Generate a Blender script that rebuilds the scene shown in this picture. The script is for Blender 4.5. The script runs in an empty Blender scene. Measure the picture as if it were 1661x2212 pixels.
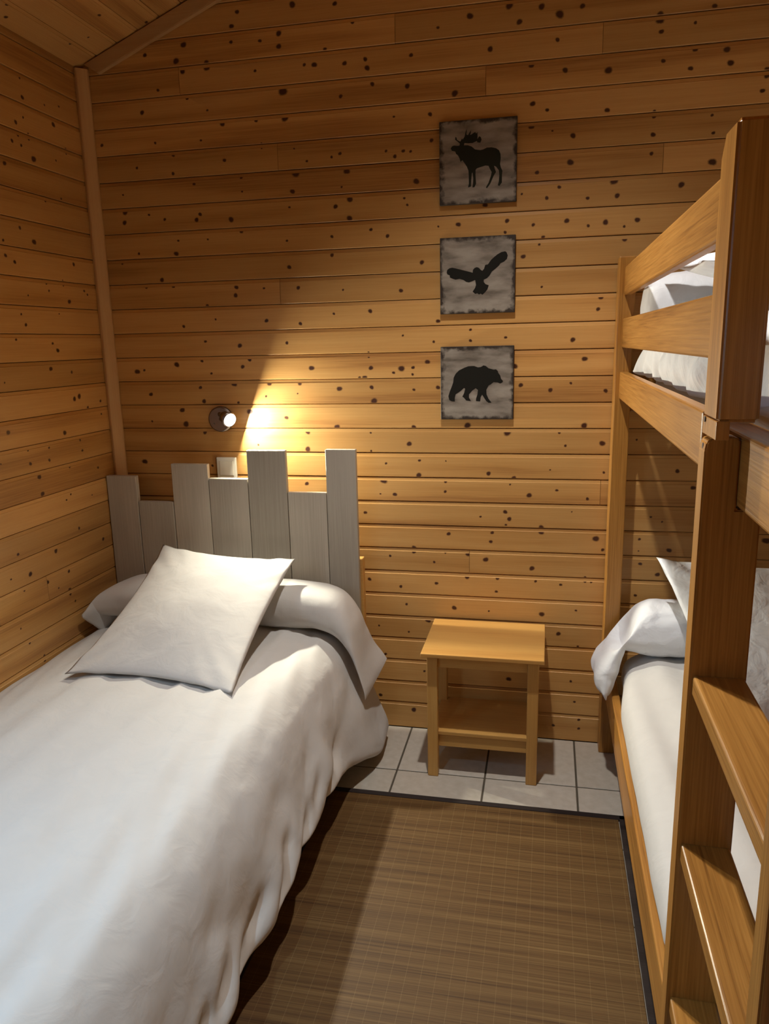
import bpy, bmesh, math, random
from mathutils import Vector, Matrix, noise
from mathutils.geometry import delaunay_2d_cdt
R = math.radians
S = bpy.context.scene
COL = S.collection
random.seed(7)

# ------------------------------------------------------------------ camera
cam_d = bpy.data.cameras.new('camera'); cam = bpy.data.objects.new('camera', cam_d); COL.objects.link(cam)
F, YAW, PIT, ROL = 1635.9084, 0.2137, -0.2204, -0.0231
cam.location = (1.669, -2.7054, 1.4941)
cam.matrix_world = (Matrix.Translation(cam.location) @ Matrix.Rotation(YAW, 4, 'Z') @ Matrix.Rotation(PIT, 4, 'X')
                    @ Matrix.Rotation(-ROL, 4, 'Y') @ Matrix.Rotation(R(90), 4, 'X'))
cam_d.sensor_fit = 'VERTICAL'; cam_d.sensor_height = 24.0; cam_d.lens = F/2212*24.0
cam_d.clip_start = 0.02
S.camera = cam

# ------------------------------------------------------------------ light and exposure
S.view_settings.view_transform = 'Standard'; S.view_settings.look = 'None'
S.view_settings.gamma = 1; S.view_settings.use_curve_mapping = False
S.view_settings.exposure = 0.2
W = bpy.data.worlds.new('evening sky'); S.world = W; W.use_nodes = True
wt = W.node_tree; wb = wt.nodes['Background']; wb.inputs[1].default_value = 6.5
wc = wt.nodes.new('ShaderNodeTexCoord'); wx = wt.nodes.new('ShaderNodeSeparateXYZ'); wr = wt.nodes.new('ShaderNodeValToRGB')
wt.links.new(wc.outputs['Generated'], wx.inputs[0]); wt.links.new(wx.outputs[2], wr.inputs[0]); wt.links.new(wr.outputs[0], wb.inputs[0])
wr.color_ramp.elements[0].position = 0.0; wr.color_ramp.elements[0].color = (0.03, 0.03, 0.025, 1)      # dark ground outside
wr.color_ramp.elements[1].position = 0.03; wr.color_ramp.elements[1].color = (0.42, 0.68, 1.0, 1)       # even evening sky

def lamp(name, kind, loc, energy, color, **kw):
    l = bpy.data.lights.new(name, kind); l.energy = energy; l.color = color
    o = bpy.data.objects.new(name, l); COL.objects.link(o); o.location = loc
    for k, v in kw.items():
        if k != 'aim': setattr(l, k, v)
    if 'aim' in kw:
        o.rotation_euler = Vector(kw['aim']).to_track_quat('-Z', 'Y').to_euler()
    return o
CEIL_SPOT = Vector((1.45, -0.92, 2.86))
BULB = Vector((0.516, -0.062, 1.224)); BULB_AX = Vector((0.80, -0.52, -0.30)).normalized()
lamp('ceiling_spot_light', 'SPOT', CEIL_SPOT, 116, (1.0, 0.97, 0.93), spot_size=R(104), spot_blend=1.0,
     shadow_soft_size=0.03, aim=(0.10, -0.02, -1))
lamp('ceiling_spot_light', 'SPOT', (0.78, -2.72, 2.64), 98, (0.52, 0.78, 1.0), spot_size=R(78), spot_blend=1.0,
     shadow_soft_size=0.03, aim=(-0.05, 0.25, -1))
wl_ = lamp('wall_lamp_light', 'AREA', BULB + BULB_AX*0.004, 10, (1.0, 0.97, 0.80), aim=BULB_AX)
wl_.data.shape = 'DISK'; wl_.data.size = 0.044
lamp('wall_lamp_beam', 'SPOT', BULB + BULB_AX*0.012, 42, (1.0, 0.97, 0.80), spot_size=R(105), spot_blend=1.0, shadow_soft_size=0.01, aim=BULB_AX)
# sky portal of the window in the left wall
pt = lamp('window_portal', 'AREA', (-0.02, -2.125, 1.425), 1, (1, 1, 1), aim=(1, 0, 0))
pt.data.shape = 'RECTANGLE'; pt.data.size = 0.85; pt.data.size_y = 0.85; pt.data.cycles.is_portal = True

# ------------------------------------------------------------------ materials
def nd(t, k, **kw):
    n = t.nodes.new(k)
    for a, b in kw.items():
        if a in ('operation', 'data_type', 'blend_type', 'attribute_name', 'noise_dimensions', 'wave_type', 'bands_direction', 'feature'): setattr(n, a, b)
        else: n.inputs[a].default_value = b
    return n
def new_mat(name, rough=0.5, color=(0.8, 0.8, 0.8), metal=0.0, spec=0.5):
    m = bpy.data.materials.new(name); m.use_nodes = True; t = m.node_tree
    b = t.nodes['Principled BSDF']; b.inputs['Roughness'].default_value = rough
    b.inputs['Base Color'].default_value = (*color, 1); b.inputs['Metallic'].default_value = metal
    b.inputs['Specular IOR Level'].default_value = spec
    return m, t, b
def ramp(t, fac, stops):
    r = t.nodes.new('ShaderNodeValToRGB'); e = r.color_ramp.elements
    while len(e) < len(stops): e.new(0.5)
    for i, (p, c) in enumerate(stops): e[i].position = p; e[i].color = (*c, 1)
    t.links.new(fac, r.inputs['Fac']); return r.outputs['Color']
def wood(name, axis, dark, mid, light, rough=0.42, ring=26.0, stretch=0.06, knots=False, fine=0.35, spec=0.4, vary=0.25, wob=0.5, bump=0.12):
    """board wood: growth bands running along `axis`, each board shifted by its own random number"""
    m, t, b = new_mat(name, rough, spec=spec); L = t.links.new
    tc = t.nodes.new('ShaderNodeTexCoord'); oi = t.nodes.new('ShaderNodeObjectInfo')
    mul = nd(t, 'ShaderNodeVectorMath', operation='MULTIPLY'); L(oi.outputs['Random'], mul.inputs[0]); mul.inputs[1].default_value = (37, 53, 71)
    add = nd(t, 'ShaderNodeVectorMath', operation='ADD'); L(tc.outputs['Object'], add.inputs[0]); L(mul.outputs[0], add.inputs[1])
    mp = t.nodes.new('ShaderNodeMapping'); L(add.outputs[0], mp.inputs['Vector'])
    sc = [1.0, 1.0, 1.0]; sc['xyz'.index(axis)] = stretch; mp.inputs['Scale'].default_value = sc
    n1 = nd(t, 'ShaderNodeTexNoise', **{'Scale': ring*0.35, 'Detail': 2.0}); L(mp.outputs[0], n1.inputs['Vector'])
    mm = nd(t, 'ShaderNodeMath', operation='MULTIPLY'); L(n1.outputs[0], mm.inputs[0]); mm.inputs[1].default_value = wob*30
    sn = nd(t, 'ShaderNodeMath', operation='SINE'); L(mm.outputs[0], sn.inputs[0])
    mr = nd(t, 'ShaderNodeMapRange', **{'From Min': -1.0, 'From Max': 1.0}); L(sn.outputs[0], mr.inputs['Value'])
    mp2 = t.nodes.new('ShaderNodeMapping'); L(add.outputs[0], mp2.inputs['Vector'])
    sc2 = [1.0, 1.0, 1.0]; sc2['xyz'.index(axis)] = 0.02; mp2.inputs['Scale'].default_value = sc2
    n2 = nd(t, 'ShaderNodeTexNoise', **{'Scale': 260.0, 'Detail': 3.0}); L(mp2.outputs[0], n2.inputs['Vector'])
    mx = nd(t, 'ShaderNodeMix', data_type='FLOAT'); mx.inputs[0].default_value = fine
    f2 = nd(t, 'ShaderNodeMapRange', **{'From Min': 0.28, 'From Max': 0.70}); L(n2.outputs[0], f2.inputs['Value'])
    L(mr.outputs[0], mx.inputs[2]); L(f2.outputs[0], mx.inputs[3])
    c = ramp(t, mx.outputs[0], [(0.0, dark), (0.45, mid), (1.0, light)])
    # slow drift of tone and board to board difference
    n3 = nd(t, 'ShaderNodeTexNoise', **{'Scale': 3.0, 'Detail': 2.0}); L(mp.outputs[0], n3.inputs['Vector'])
    s = nd(t, 'ShaderNodeMath', operation='ADD'); L(n3.outputs[0], s.inputs[0]); L(oi.outputs['Random'], s.inputs[1])
    mr2 = nd(t, 'ShaderNodeMapRange', **{'From Min': 0.3, 'From Max': 1.7, 'To Min': 1-vary, 'To Max': 1+vary*0.5}); L(s.outputs[0], mr2.inputs['Value'])
    ml = nd(t, 'ShaderNodeVectorMath', operation='SCALE'); L(c, ml.inputs[0]); L(mr2.outputs[0], ml.inputs['Scale'])
    out = ml.outputs[0]
    if knots:
        at = nd(t, 'ShaderNodeAttribute', attribute_name='knot')
        mk = nd(t, 'ShaderNodeMix', data_type='RGBA'); L(at.outputs['Fac'], mk.inputs[0]); L(out, mk.inputs[6]); mk.inputs[7].default_value = (0.065, 0.020, 0.008, 1)
        out = mk.outputs[2]
    L(out, b.inputs['Base Color'])
    bp = nd(t, 'ShaderNodeBump', **{'Strength': bump, 'Distance': 0.002}); L(mx.outputs[0], bp.inputs['Height']); L(bp.outputs[0], b.inputs['Normal'])
    return m
PINE = dict(dark=(0.37, 0.165, 0.045), mid=(0.555, 0.285, 0.082), light=(0.64, 0.355, 0.115))
pine_x = wood('pine cladding grain x', 'x', knots=True, **PINE)
pine_y = wood('pine cladding grain y', 'y', knots=True, **PINE)
trimw = dict(dark=(0.42, 0.21, 0.075), mid=(0.54, 0.30, 0.115), light=(0.60, 0.36, 0.15))
trim_x = wood('pine trim x', 'x', **trimw); trim_z = wood('pine trim z', 'z', **trimw)
OAK = dict(dark=(0.17, 0.062, 0.010), mid=(0.36, 0.155, 0.029), light=(0.50, 0.235, 0.05), rough=0.33, ring=22, fine=0.62, vary=0.16, stretch=0.10)
oak = {a: wood('varnished oak grain '+a, a, **OAK) for a in 'xyz'}
STD = dict(dark=(0.42, 0.20, 0.05), mid=(0.55, 0.29, 0.078), light=(0.62, 0.35, 0.10), rough=0.38, ring=14, fine=0.45, vary=0.1, stretch=0.1)
beech = {a: wood('nightstand wood grain '+a, a, **STD) for a in 'xyz'}
gray_plank = wood('grey washed plank', 'z', (0.38, 0.335, 0.265), (0.50, 0.45, 0.365), (0.57, 0.515, 0.42), rough=0.62, ring=9, fine=0.28, vary=0.24, stretch=0.2, wob=0.35, bump=0.25)
back_dark = new_mat('batten dark', 0.9, (0.16, 0.075, 0.03))[0]

def cloth(name, col, bscale=900.0, fold=0.25):
    m, t, b = new_mat(name, 0.85, col, spec=0.15); L = t.links.new
    tc = t.nodes.new('ShaderNodeTexCoord')
    w1 = nd(t, 'ShaderNodeTexNoise', **{'Scale': bscale, 'Detail': 1.0}); L(tc.outputs['Object'], w1.inputs['Vector'])
    n2 = nd(t, 'ShaderNodeTexNoise', **{'Scale': 14.0, 'Detail': 4.0, 'Distortion': 0.6}); L(tc.outputs['Object'], n2.inputs['Vector'])
    b1 = nd(t, 'ShaderNodeBump', **{'Strength': 0.12, 'Distance': 0.0006}); L(w1.outputs[0], b1.inputs['Height'])
    b2 = nd(t, 'ShaderNodeBump', **{'Strength': fold, 'Distance': 0.012}); L(n2.outputs[0], b2.inputs['Height']); L(b1.outputs[0], b2.inputs['Normal'])
    L(b2.outputs[0], b.inputs['Normal'])
    mix = ramp(t, n2.outputs[0], [(0.3, tuple(c*0.96 for c in col)), (0.7, col)]); L(mix, b.inputs['Base Color'])
    return m
sheet_dim = cloth('white cotton dimmed', (0.61, 0.585, 0.55)); sheet_lit = cloth('white crumpled cotton brightened', (0.85, 0.865, 0.885), fold=0.6)  # same white linen, light painted in: a dimmed warm copy, a brightened cool copy
chrome = new_mat('brushed nickel', 0.3, (0.30, 0.26, 0.235), 1.0)[0]
plastic = new_mat('ivory plastic', 0.35, (0.78, 0.76, 0.66))[0]
black_fab = new_mat('dark bed base fabric', 0.9, (0.02, 0.02, 0.022))[0]
dark_wood = new_mat('screw hole', 0.7, (0.06, 0.025, 0.01))[0]
bulbm, t_, b_ = new_mat('lit bulb', 0.3, (1, 1, 1)); b_.inputs['Emission Color'].default_value = (0.86, 0.93, 1.0, 1); b_.inputs['Emission Strength'].default_value = 9.0
grout = new_mat('grout', 0.9, (0.085, 0.068, 0.045))[0]
def tile_mat():
    m, t, b = new_mat('glazed floor tile', 0.32, (0.5, 0.46, 0.4)); L = t.links.new
    tc = t.nodes.new('ShaderNodeTexCoord'); oi = t.nodes.new('ShaderNodeObjectInfo')
    n = nd(t, 'ShaderNodeTexNoise', **{'Scale': 35.0, 'Detail': 5.0}); L(tc.outputs['Object'], n.inputs['Vector'])
    a = nd(t, 'ShaderNodeMath', operation='MULTIPLY'); L(oi.outputs['Random'], a.inputs[0]); a.inputs[1].default_value = 0.25
    s = nd(t, 'ShaderNodeMath', operation='ADD'); L(n.outputs[0], s.inputs[0]); L(a.outputs[0], s.inputs[1])
    L(ramp(t, s.outputs[0], [(0.35, (0.44, 0.385, 0.31)), (0.85, (0.54, 0.485, 0.41))]), b.inputs['Base Color'])
    return m
tilem = tile_mat()
def rug_mat():
    m, t, b = new_mat('woven bamboo mat', 0.6, spec=0.3); L = t.links.new
    tc = t.nodes.new('ShaderNodeTexCoord')
    def ns(scx, scy, det=2.0):
        mp = t.nodes.new('ShaderNodeMapping'); mp.inputs['Scale'].default_value = (scx, scy, 1); L(tc.outputs['Object'], mp.inputs['Vector'])
        n = nd(t, 'ShaderNodeTexNoise', **{'Scale': 1.0, 'Detail': det}); L(mp.outputs[0], n.inputs['Vector']); return n.outputs[0]
    a = ns(2.2, 240.0, 2.0); c = ns(1.2, 40.0, 2.0)
    mx = nd(t, 'ShaderNodeMix', data_type='FLOAT'); mx.inputs[0].default_value = 0.45; L(a, mx.inputs[2]); L(c, mx.inputs[3])
    col = ramp(t, mx.outputs[0], [(0.3, (0.052, 0.022, 0.005)), (0.5, (0.108, 0.053, 0.014)), (0.72, (0.18, 0.102, 0.034))])
    # warp threads every 36 mm
    sx = t.nodes.new('ShaderNodeSeparateXYZ'); L(tc.outputs['Object'], sx.inputs[0])
    md = nd(t, 'ShaderNodeMath', operation='PINGPONG'); L(sx.outputs[0], md.inputs[0]); md.inputs[1].default_value = 0.018
    lt = nd(t, 'ShaderNodeMath', operation='LESS_THAN'); L(md.outputs[0], lt.inputs[0]); lt.inputs[1].default_value = 0.0007
    k = nd(t, 'ShaderNodeMath', operation='MULTIPLY'); L(lt.outputs[0], k.inputs[0]); k.inputs[1].default_value = 0.22
    mk = nd(t, 'ShaderNodeMix', data_type='RGBA'); L(k.outputs[0], mk.inputs[0]); L(col, mk.inputs[6]); mk.inputs[7].default_value = (0.30, 0.20, 0.09, 1)
    L(mk.outputs[2], b.inputs['Base Color'])
    bp = nd(t, 'ShaderNodeBump', **{'Strength': 0.5, 'Distance': 0.001}); L(a, bp.inputs['Height']); L(bp.outputs[0], b.inputs['Normal'])
    return m
rugm = rug_mat()
rug_edge = wood('rug border cotton', 'x', (0.022, 0.015, 0.013), (0.03, 0.021, 0.018), (0.04, 0.03, 0.026), rough=0.85, spec=0.1)
def picture_mat(x0, x1, z0, z1, seed):
    """weathered painted board: pale taupe paint worn off to dark wood along the edges"""
    m, t, b = new_mat('weathered paint %d' % seed, 0.6); L = t.links.new
    tc = t.nodes.new('ShaderNodeTexCoord'); sx = t.nodes.new('ShaderNodeSeparateXYZ'); L(tc.outputs['Object'], sx.inputs[0])
    def m_(op, a, bb):
        n = nd(t, 'ShaderNodeMath', operation=op)
        for i, v in enumerate((a, bb)):
            if isinstance(v, (int, float)): n.inputs[i].default_value = v
            else: L(v, n.inputs[i])
        return n.outputs[0]
    dx = m_('MINIMUM', m_('SUBTRACT', sx.outputs[0], x0), m_('SUBTRACT', x1, sx.outputs[0]))
    dz = m_('MINIMUM', m_('SUBTRACT', sx.outputs[2], z0), m_('SUBTRACT', z1, sx.outputs[2]))
    d = m_('MINIMUM', dx, dz)
    mp = t.nodes.new('ShaderNodeMapping'); L(tc.outputs['Object'], mp.inputs['Vector']); mp.inputs['Location'].default_value = (seed*3.1, 0, seed*1.7)
    n = nd(t, 'ShaderNodeTexNoise', **{'Scale': 45.0, 'Detail': 5.0}); L(mp.outputs[0], n.inputs['Vector'])
    e = m_('ADD', m_('MULTIPLY', d, 55.0), m_('MULTIPLY', m_('SUBTRACT', n.outputs[0], 0.5), 2.6))
    mp2 = t.nodes.new('ShaderNodeMapping'); mp2.inputs['Scale'].default_value = (0.5, 1, 1.6); L(mp.outputs[0], mp2.inputs['Vector'])
    n2 = nd(t, 'ShaderNodeTexNoise', **{'Scale': 22.0, 'Detail': 6.0}); L(mp2.outputs[0], n2.inputs['Vector'])
    base = ramp(t, n2.outputs[0], [(0.28, (0.10, 0.078, 0.055)), (0.48, (0.235, 0.20, 0.16)), (0.66, (0.33, 0.29, 0.235))])
    ef = ramp(t, e, [(0.12, (0, 0, 0)), (0.75, (1, 1, 1))])
    mk = nd(t, 'ShaderNodeMix', data_type='RGBA'); L(ef, mk.inputs[0]); mk.inputs[6].default_value = (0.028, 0.017, 0.010, 1); L(base, mk.inputs[7])
    L(mk.outputs[2], b.inputs['Base Color']); return m
pic_side = new_mat('dark picture edge', 0.6, (0.022, 0.014, 0.009))[0]

# ------------------------------------------------------------------ helpers
def link(name, me, mats, parent=None):
    for m in (mats if isinstance(mats, (list, tuple)) else [mats]): me.materials.append(m)
    o = bpy.data.objects.new(name, me); COL.objects.link(o)
    if parent: o.parent = parent
    return o
def from_bm(name, bm, mats, parent=None, smooth=False):
    me = bpy.data.meshes.new(name); bm.normal_update(); bm.to_mesh(me); bm.free()
    if smooth:
        for p in me.polygons: p.use_smooth = True
    return link(name, me, mats, parent)
def box(name, x0, x1, y0, y1, z0, z1, mat, parent=None, bev=0.003, seg=2, org=None):
    bm = bmesh.new(); bmesh.ops.create_cube(bm, size=1)
    for v in bm.verts:
        v.co = Vector(((x0+x1)/2+v.co.x*(x1-x0), (y0+y1)/2+v.co.y*(y1-y0), (z0+z1)/2+v.co.z*(z1-z0)))
        if org is not None: v.co -= Vector(org)
    if bev: bmesh.ops.bevel(bm, geom=bm.edges[:], offset=bev, segments=seg, affect='EDGES', profile=0.5)
    return from_bm(name, bm, mat, parent, smooth=False)
def thing(name, label, cat, loc, group=None):
    o = bpy.data.objects.new(name, None); COL.objects.link(o); o.location = loc; o.empty_display_size = 0.05
    o['label'] = label; o['category'] = cat
    if group: o['group'] = group
    return o
class At:
    """builds parts of a thing given in room coordinates, stored relative to the thing's base"""
    def __init__(s, t): s.t = t; s.o = tuple(t.location)
    def box(s, name, *a, parent=None, **k): return box(name, *a, parent=parent or s.t, org=s.o, **k)
def tag(o, label, cat, group=None):
    o['label'] = label; o['category'] = cat
    if group: o['group'] = group
    return o
def prism(name, pts, axis, a0, a1, mat, parent=None, org=(0, 0, 0), bev=0.0, seg=2, smooth=False):
    """polygon pts in the plane square to `axis`, pushed from a0 to a1"""
    bm = bmesh.new()
    def P(p, a):
        c = {'x': (a, p[0], p[1]), 'y': (p[0], a, p[1]), 'z': (p[0], p[1], a)}[axis]
        return Vector(c)-Vector(org)
    A = [bm.verts.new(P(p, a0)) for p in pts]; B = [bm.verts.new(P(p, a1)) for p in pts]
    n = len(pts); f1 = bm.faces.new(A); f2 = bm.faces.new(B[::-1])
    for i in range(n): bm.faces.new((A[i], B[i], B[(i+1) % n], A[(i+1) % n]))
    bmesh.ops.recalc_face_normals(bm, faces=bm.faces)
    if bev: bmesh.ops.bevel(bm, geom=bm.edges[:], offset=bev, segments=seg, affect='EDGES')
    return from_bm(name, bm, mat, parent, smooth)
def cyl(name, c, ax, r0, r1, h, mat, parent=None, org=(0, 0, 0), n=28, bev=0.0, smooth=True):
    """frustum from c along ax"""
    bm = bmesh.new(); bmesh.ops.create_cone(bm, cap_ends=True, segments=n, radius1=r0, radius2=r1, depth=h)
    if bev:
        es = [e for e in bm.edges if any(len(f.verts) > 4 for f in e.link_faces)]
        bmesh.ops.bevel(bm, geom=es, offset=bev, segments=3, affect='EDGES')
    q = Vector(ax).to_track_quat('Z', 'Y').to_matrix().to_4x4()
    M = Matrix.Translation(Vector(c)-Vector(org)) @ q @ Matrix.Translation((0, 0, h/2))
    bmesh.ops.transform(bm, matrix=M, verts=bm.verts)
    me = bpy.data.meshes.new(name); bm.to_mesh(me); bm.free()
    for p in me.polygons: p.use_smooth = len(p.vertices) <= 4 and smooth
    return link(name, me, mat, parent)
def grid(name, fn, nu, nv, mat, parent=None, closed_u=False, org=(0, 0, 0), flip=False):
    vs = []; fs = []
    for j in range(nv+1):
        for i in range(nu if closed_u else nu+1):
            vs.append(Vector(fn(i/nu, j/nv))-Vector(org))
    w = nu if closed_u else nu+1
    for j in range(nv):
        for i in range(nu):
            a = j*w+i; b = j*w+(i+1) % w; c = (j+1)*w+(i+1) % w; d = (j+1)*w+i
            fs.append((a, d, c, b) if flip else (a, b, c, d))
    me = bpy.data.meshes.new(name); me.from_pydata(vs, [], fs)
    for p in me.polygons: p.use_smooth = True
    return link(name, me, mat, parent)
def sstep(a, b, x):
    t = max(0.0, min(1.0, (x-a)/(b-a))); return t*t*(3-2*t)
def fbm(x, y, z, o=3):
    s = 0; a = 1.0
    for k in range(o):
        s += a*noise.noise(Vector((x*2**k, y*2**k, z*2**k+k*7.3))); a *= 0.5
    return s
def interp(pts, t):
    """piecewise smooth interpolation of a list of equal tuples by parameter 0..1"""
    n = len(pts)-1; x = min(max(t, 0), 0.999999)*n; i = int(x); f = x-i
    p0 = pts[max(i-1, 0)]; p1 = pts[i]; p2 = pts[i+1]; p3 = pts[min(i+2, n)]
    return [0.5*(2*b+(c-a)*f+(2*a-5*b+4*c-d)*f*f+(3*b-a-3*c+d)*f**3) for a, b, c, d in zip(p0, p1, p2, p3)]

# ------------------------------------------------------------------ the cladding
Z0, PITCH = 0.0172, 0.09
KB = "130,1984,8.5 124,1947,7.7 225,1969,3.4 286,1950,5.1 426,1960,5.9 411,1942,6.7 544,1936,8.3 580,1897,5.8 333,1874,3.4 449,1873,3.4 171,1836,4.3 321,1829,6.8 99,1805,3.5 255,1739,6.9 189,1721,3.5 299,1722,4.3 548,1702,5.9 543,1674,6.8 654,1695,3.4 429,1642,4.3 328,1569,5.2 458,1591,3.4 657,1581,5.9 411,1512,4.3 547,1494,6.9 582,1447,6.9 287,1429,8.8 391,1441,5.2 553,1417,6.9 128,2043,3.4 592,2027,3.3 120,1405,8 150,1410,4.5 426,1394,4.4 169,1318,6.3 377,1342,5.3 388,1290,7.1 295,1257,8 306,1203,9.8 164,1214,3.6 382,1171,7.1 117,1055,8.2 403,1042,4.5 515,1358,7.8 655,1357,7.8 639,1307,4.3 571,1250,8.7 527,1284,4.4 597,1124,3.5 779,2016,6.5 985,1978,8.8 933,1958,7.2 982,1916,8.8 1176,1971,3.9 1186,1949,3.9 1057,1876,4.8 1115,1852,5.6 916,1860,4.9 750,1854,4.1 914,1798,5.7 1234,1760,7.2 754,1764,6.6 784,1692,5.8 950,1679,3.3 1159,1669,6.5 1047,1603,6.6 913,1598,4.1 786,1567,5.9 1163,1516,3.3 1273,1492,4.1 731,1500,5.1 1037,1457,3.3 1289,1562,5.7 1360,1877,6.3 1292,1874,3.1 765,1965,3.3 957,2020,3.2 821,1408,7.6 1044,1405,7.5 1156,1401,9.9 1198,1404,4.9 1196,1380,4.1 1127,1387,4.1 1250,1423,6.6 773,1360,6.8 924,1332,7.6 1045,1336,6.7 1200,1326,4.1 763,1316,2.6 1053,1287,10.1 715,1227,6.1 910,1193,7.7 1198,1191,7.5 796,1174,7.8 1037,1171,3.4 1180,1131,8.4 793,1109,8.7 1037,1104,3.4 1092,1058,4.3 1217,1070,4.2 1214,1016,8.5 1082,999,9.4 783,977,6.2 1312,1002,5.1 1311,956,5.1 1123,942,6 1068,943,2.6 1008,870,5.2 1314,1069,2.5 1001,1371,5 1020,1371,6.7 1287,1333,6.6 1450,1934,6.2 1651,1944,5.3 1781,1936,5.3 1873,1938,6.7 1690,1975,5.3 1570,1961,3.1 1523,1880,6.9 1717,1870,7.6 1840,1859,7.5 1939,1861,7.5 1609,1863,5.4 1786,1851,4.5 1899,1843,3.8 1902,1803,6.8 1578,1764,6.2 1630,1800,3.9 1641,1664,3.9 1835,1626,6.2 1827,1586,6.2 1402,1530,4 1523,1501,4 1402,1493,4.8 1748,1488,7.8 1789,1424,7.1 1517,1844,4.6 1642,1823,4.6 1554,1403,8 1577,1338,7.2 1678,1320,6.4 1746,1343,4 1862,1316,6.3 1392,1198,9.1 1533,1175,10.6 1795,1197,8.8 1712,1172,4 1734,1127,4 1858,1136,8.8 1468,1025,6.7 1558,1011,5.8 1867,1034,4 1613,948,8.3 1709,968,4.1 1815,939,4.9 1545,986,3.3 1529,885,6.7 1763,891,2.5 1440,865,3.4 1684,1041,2.5 1544,859,6.7 1532,837,3.4 1658,825,8.3 1323,797,6 1483,806,5.1 1478,772,5.9 1849,795,9.9 1874,755,4.9 1192,736,7 1310,731,3.4 1395,730,8.6 1100,704,4.4 1268,686,4.3 1460,703,7.7 1628,676,7.6 1400,661,6 1391,634,7.8 1504,633,6 1017,608,6.2 1139,584,5.3 1276,603,5.2 1500,581,4.3 1642,627,4.2 1732,618,4.2 1817,647,4.2 1839,637,4.2 1343,509,7.9 1160,514,4.4 1473,503,3.5 1667,501,8.6 1789,522,3.4 1243,459,8 1729,428,6.8 1800,383,3.4 1226,243,4.5 1550,234,7 1779,242,4.3 1795,160,4.3 1182,76,8.2 1049,129,6.4 1813,88,5.2 1720,57,5.3 1814,52,4.4 1073,304,5.4 1167,402,3.6 1050,421,3.6 2109,1042,6.3 2163,985,6.3 2069,863,3.2 2031,879,3.2 2098,761,6.5 1997,798,4.1 2004,708,4.9 2064,671,6.5 1993,590,5 1971,1149,3.2 1996,755,2.5 2408,806,9.5 808,2596,9.2 954,2584,6.1 1295,2480,4.5 1012,2526,5.3 756,2515,7.8 754,2476,7.8 915,2453,4.6 841,2412,4.7 876,2409,7 981,2404,6.2 1052,2410,6.1 1058,2383,7.7 1206,2408,6.1 761,2336,11.1 764,2259,11.1 964,2305,6.2 1074,2333,6.2 1192,2317,6.9 1349,2282,9.8 1267,2226,6.1 1145,2228,3.1 1271,2146,5.4 1116,2124,3.9 1175,2120,4.7 1200,2117,3.9 1146,2105,5.5 955,2127,4.7 925,2118,4 836,2111,4 794,2075,11.3 977,2069,7.9 1218,2022,8.6 792,2154,2.4 1398,2503,8.9 1522,2520,10.2 1622,2507,8 1678,2480,10.8 1746,2496,7.2 1554,2471,7.3 1673,2409,5.8 1463,2402,7.4 1594,2346,6.6 1699,2320,7.3 1831,2308,10.1 1600,2231,6.7 1646,2209,5.2 1832,2194,5.9 1597,2168,6.7 1729,2127,7.4 1723,2048,9 1618,2024,6.1 1862,1984,9.7 1664,2146,3 612,2594,6.3 589,2553,6.3 584,2505,5.5 688,2499,4.7 261,2494,6.5 409,2513,8 377,2465,9.7 398,2431,8.1 489,2446,8 300,2379,4.9 408,2346,4.1 665,2409,4.7 481,2300,4 232,2312,7.4 534,2259,8.1 659,2261,5.6 62,2216,5.1 339,2171,5 533,2134,5.7 193,2131,4.2 333,2103,5 411,2063,4.2 273,2209,4.1 449,2205,3.3 592,2082,4.1 674,2176,2.4 1977,2446,8.5 1983,2402,5.7 2084,2348,5.6 2175,2335,8.4 2188,2297,8.4 1993,2320,5.7 2074,2292,5.7 2132,2457,5.6 2294,2269,7 2284,2212,5.6 1974,2175,4.3 1974,2112,6.6 1972,2057,5.1 2152,2104,4.3 2155,2020,8.7 2067,1959,8.8 2145,2155,4.3 2080,2417,4.2"
KL = "344,2342,3.7 341,2286,5.9 389,2201,5.9 349,2225,3.7 190,2243,7.1 386,2171,4.4 333,2179,3.8 418,2140,5.8 375,2136,4.5 319,2107,8.4 467,2064,5.8 133,2179,3.2 197,2128,3.2 282,1986,3.9 191,2006,4 431,1879,5.2 228,2294,3.1 147,2311,3.2 518,1831,4.3 367,1843,7.6 516,1786,5.1 476,1770,5.9 159,1791,5.8 318,1691,3.9 430,1670,3 111,1702,4.2 93,1690,4.3 209,1660,6.6 476,1609,3.7 276,1616,2.4 459,1576,5.3 516,1529,3.7 331,1516,4 307,1492,6.4 357,1431,6.4 241,1415,5 595,1397,2.9 212,1327,8.4 242,1320,7.5 80,1300,5.3 166,1283,5.2 83,1251,3.5 328,1718,3.1 234,1727,3.2 608,1242,7.3 321,1207,8.2 236,1170,4.2 229,1131,4.3 526,1181,3.8 417,1167,4 423,1125,5.6 522,1128,5.4 660,1149,2.9 142,1053,4.4 486,1077,7 316,1088,4.1 480,1018,7.1 327,986,3.3 355,971,3.3 199,958,2.6 301,854,5.1 447,808,7.3 158,776,6.3 591,768,7.7 389,716,5.8 511,714,6.4 396,649,5.8 630,733,3.8 372,598,4.2 638,544,4.6 670,606,3 637,849,4.5 575,466,4.8 684,779,3 456,675,3.3"
def knots_of(s): return [tuple(float(v)/1000 for v in t.split(',')) for t in s.split()]
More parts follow.
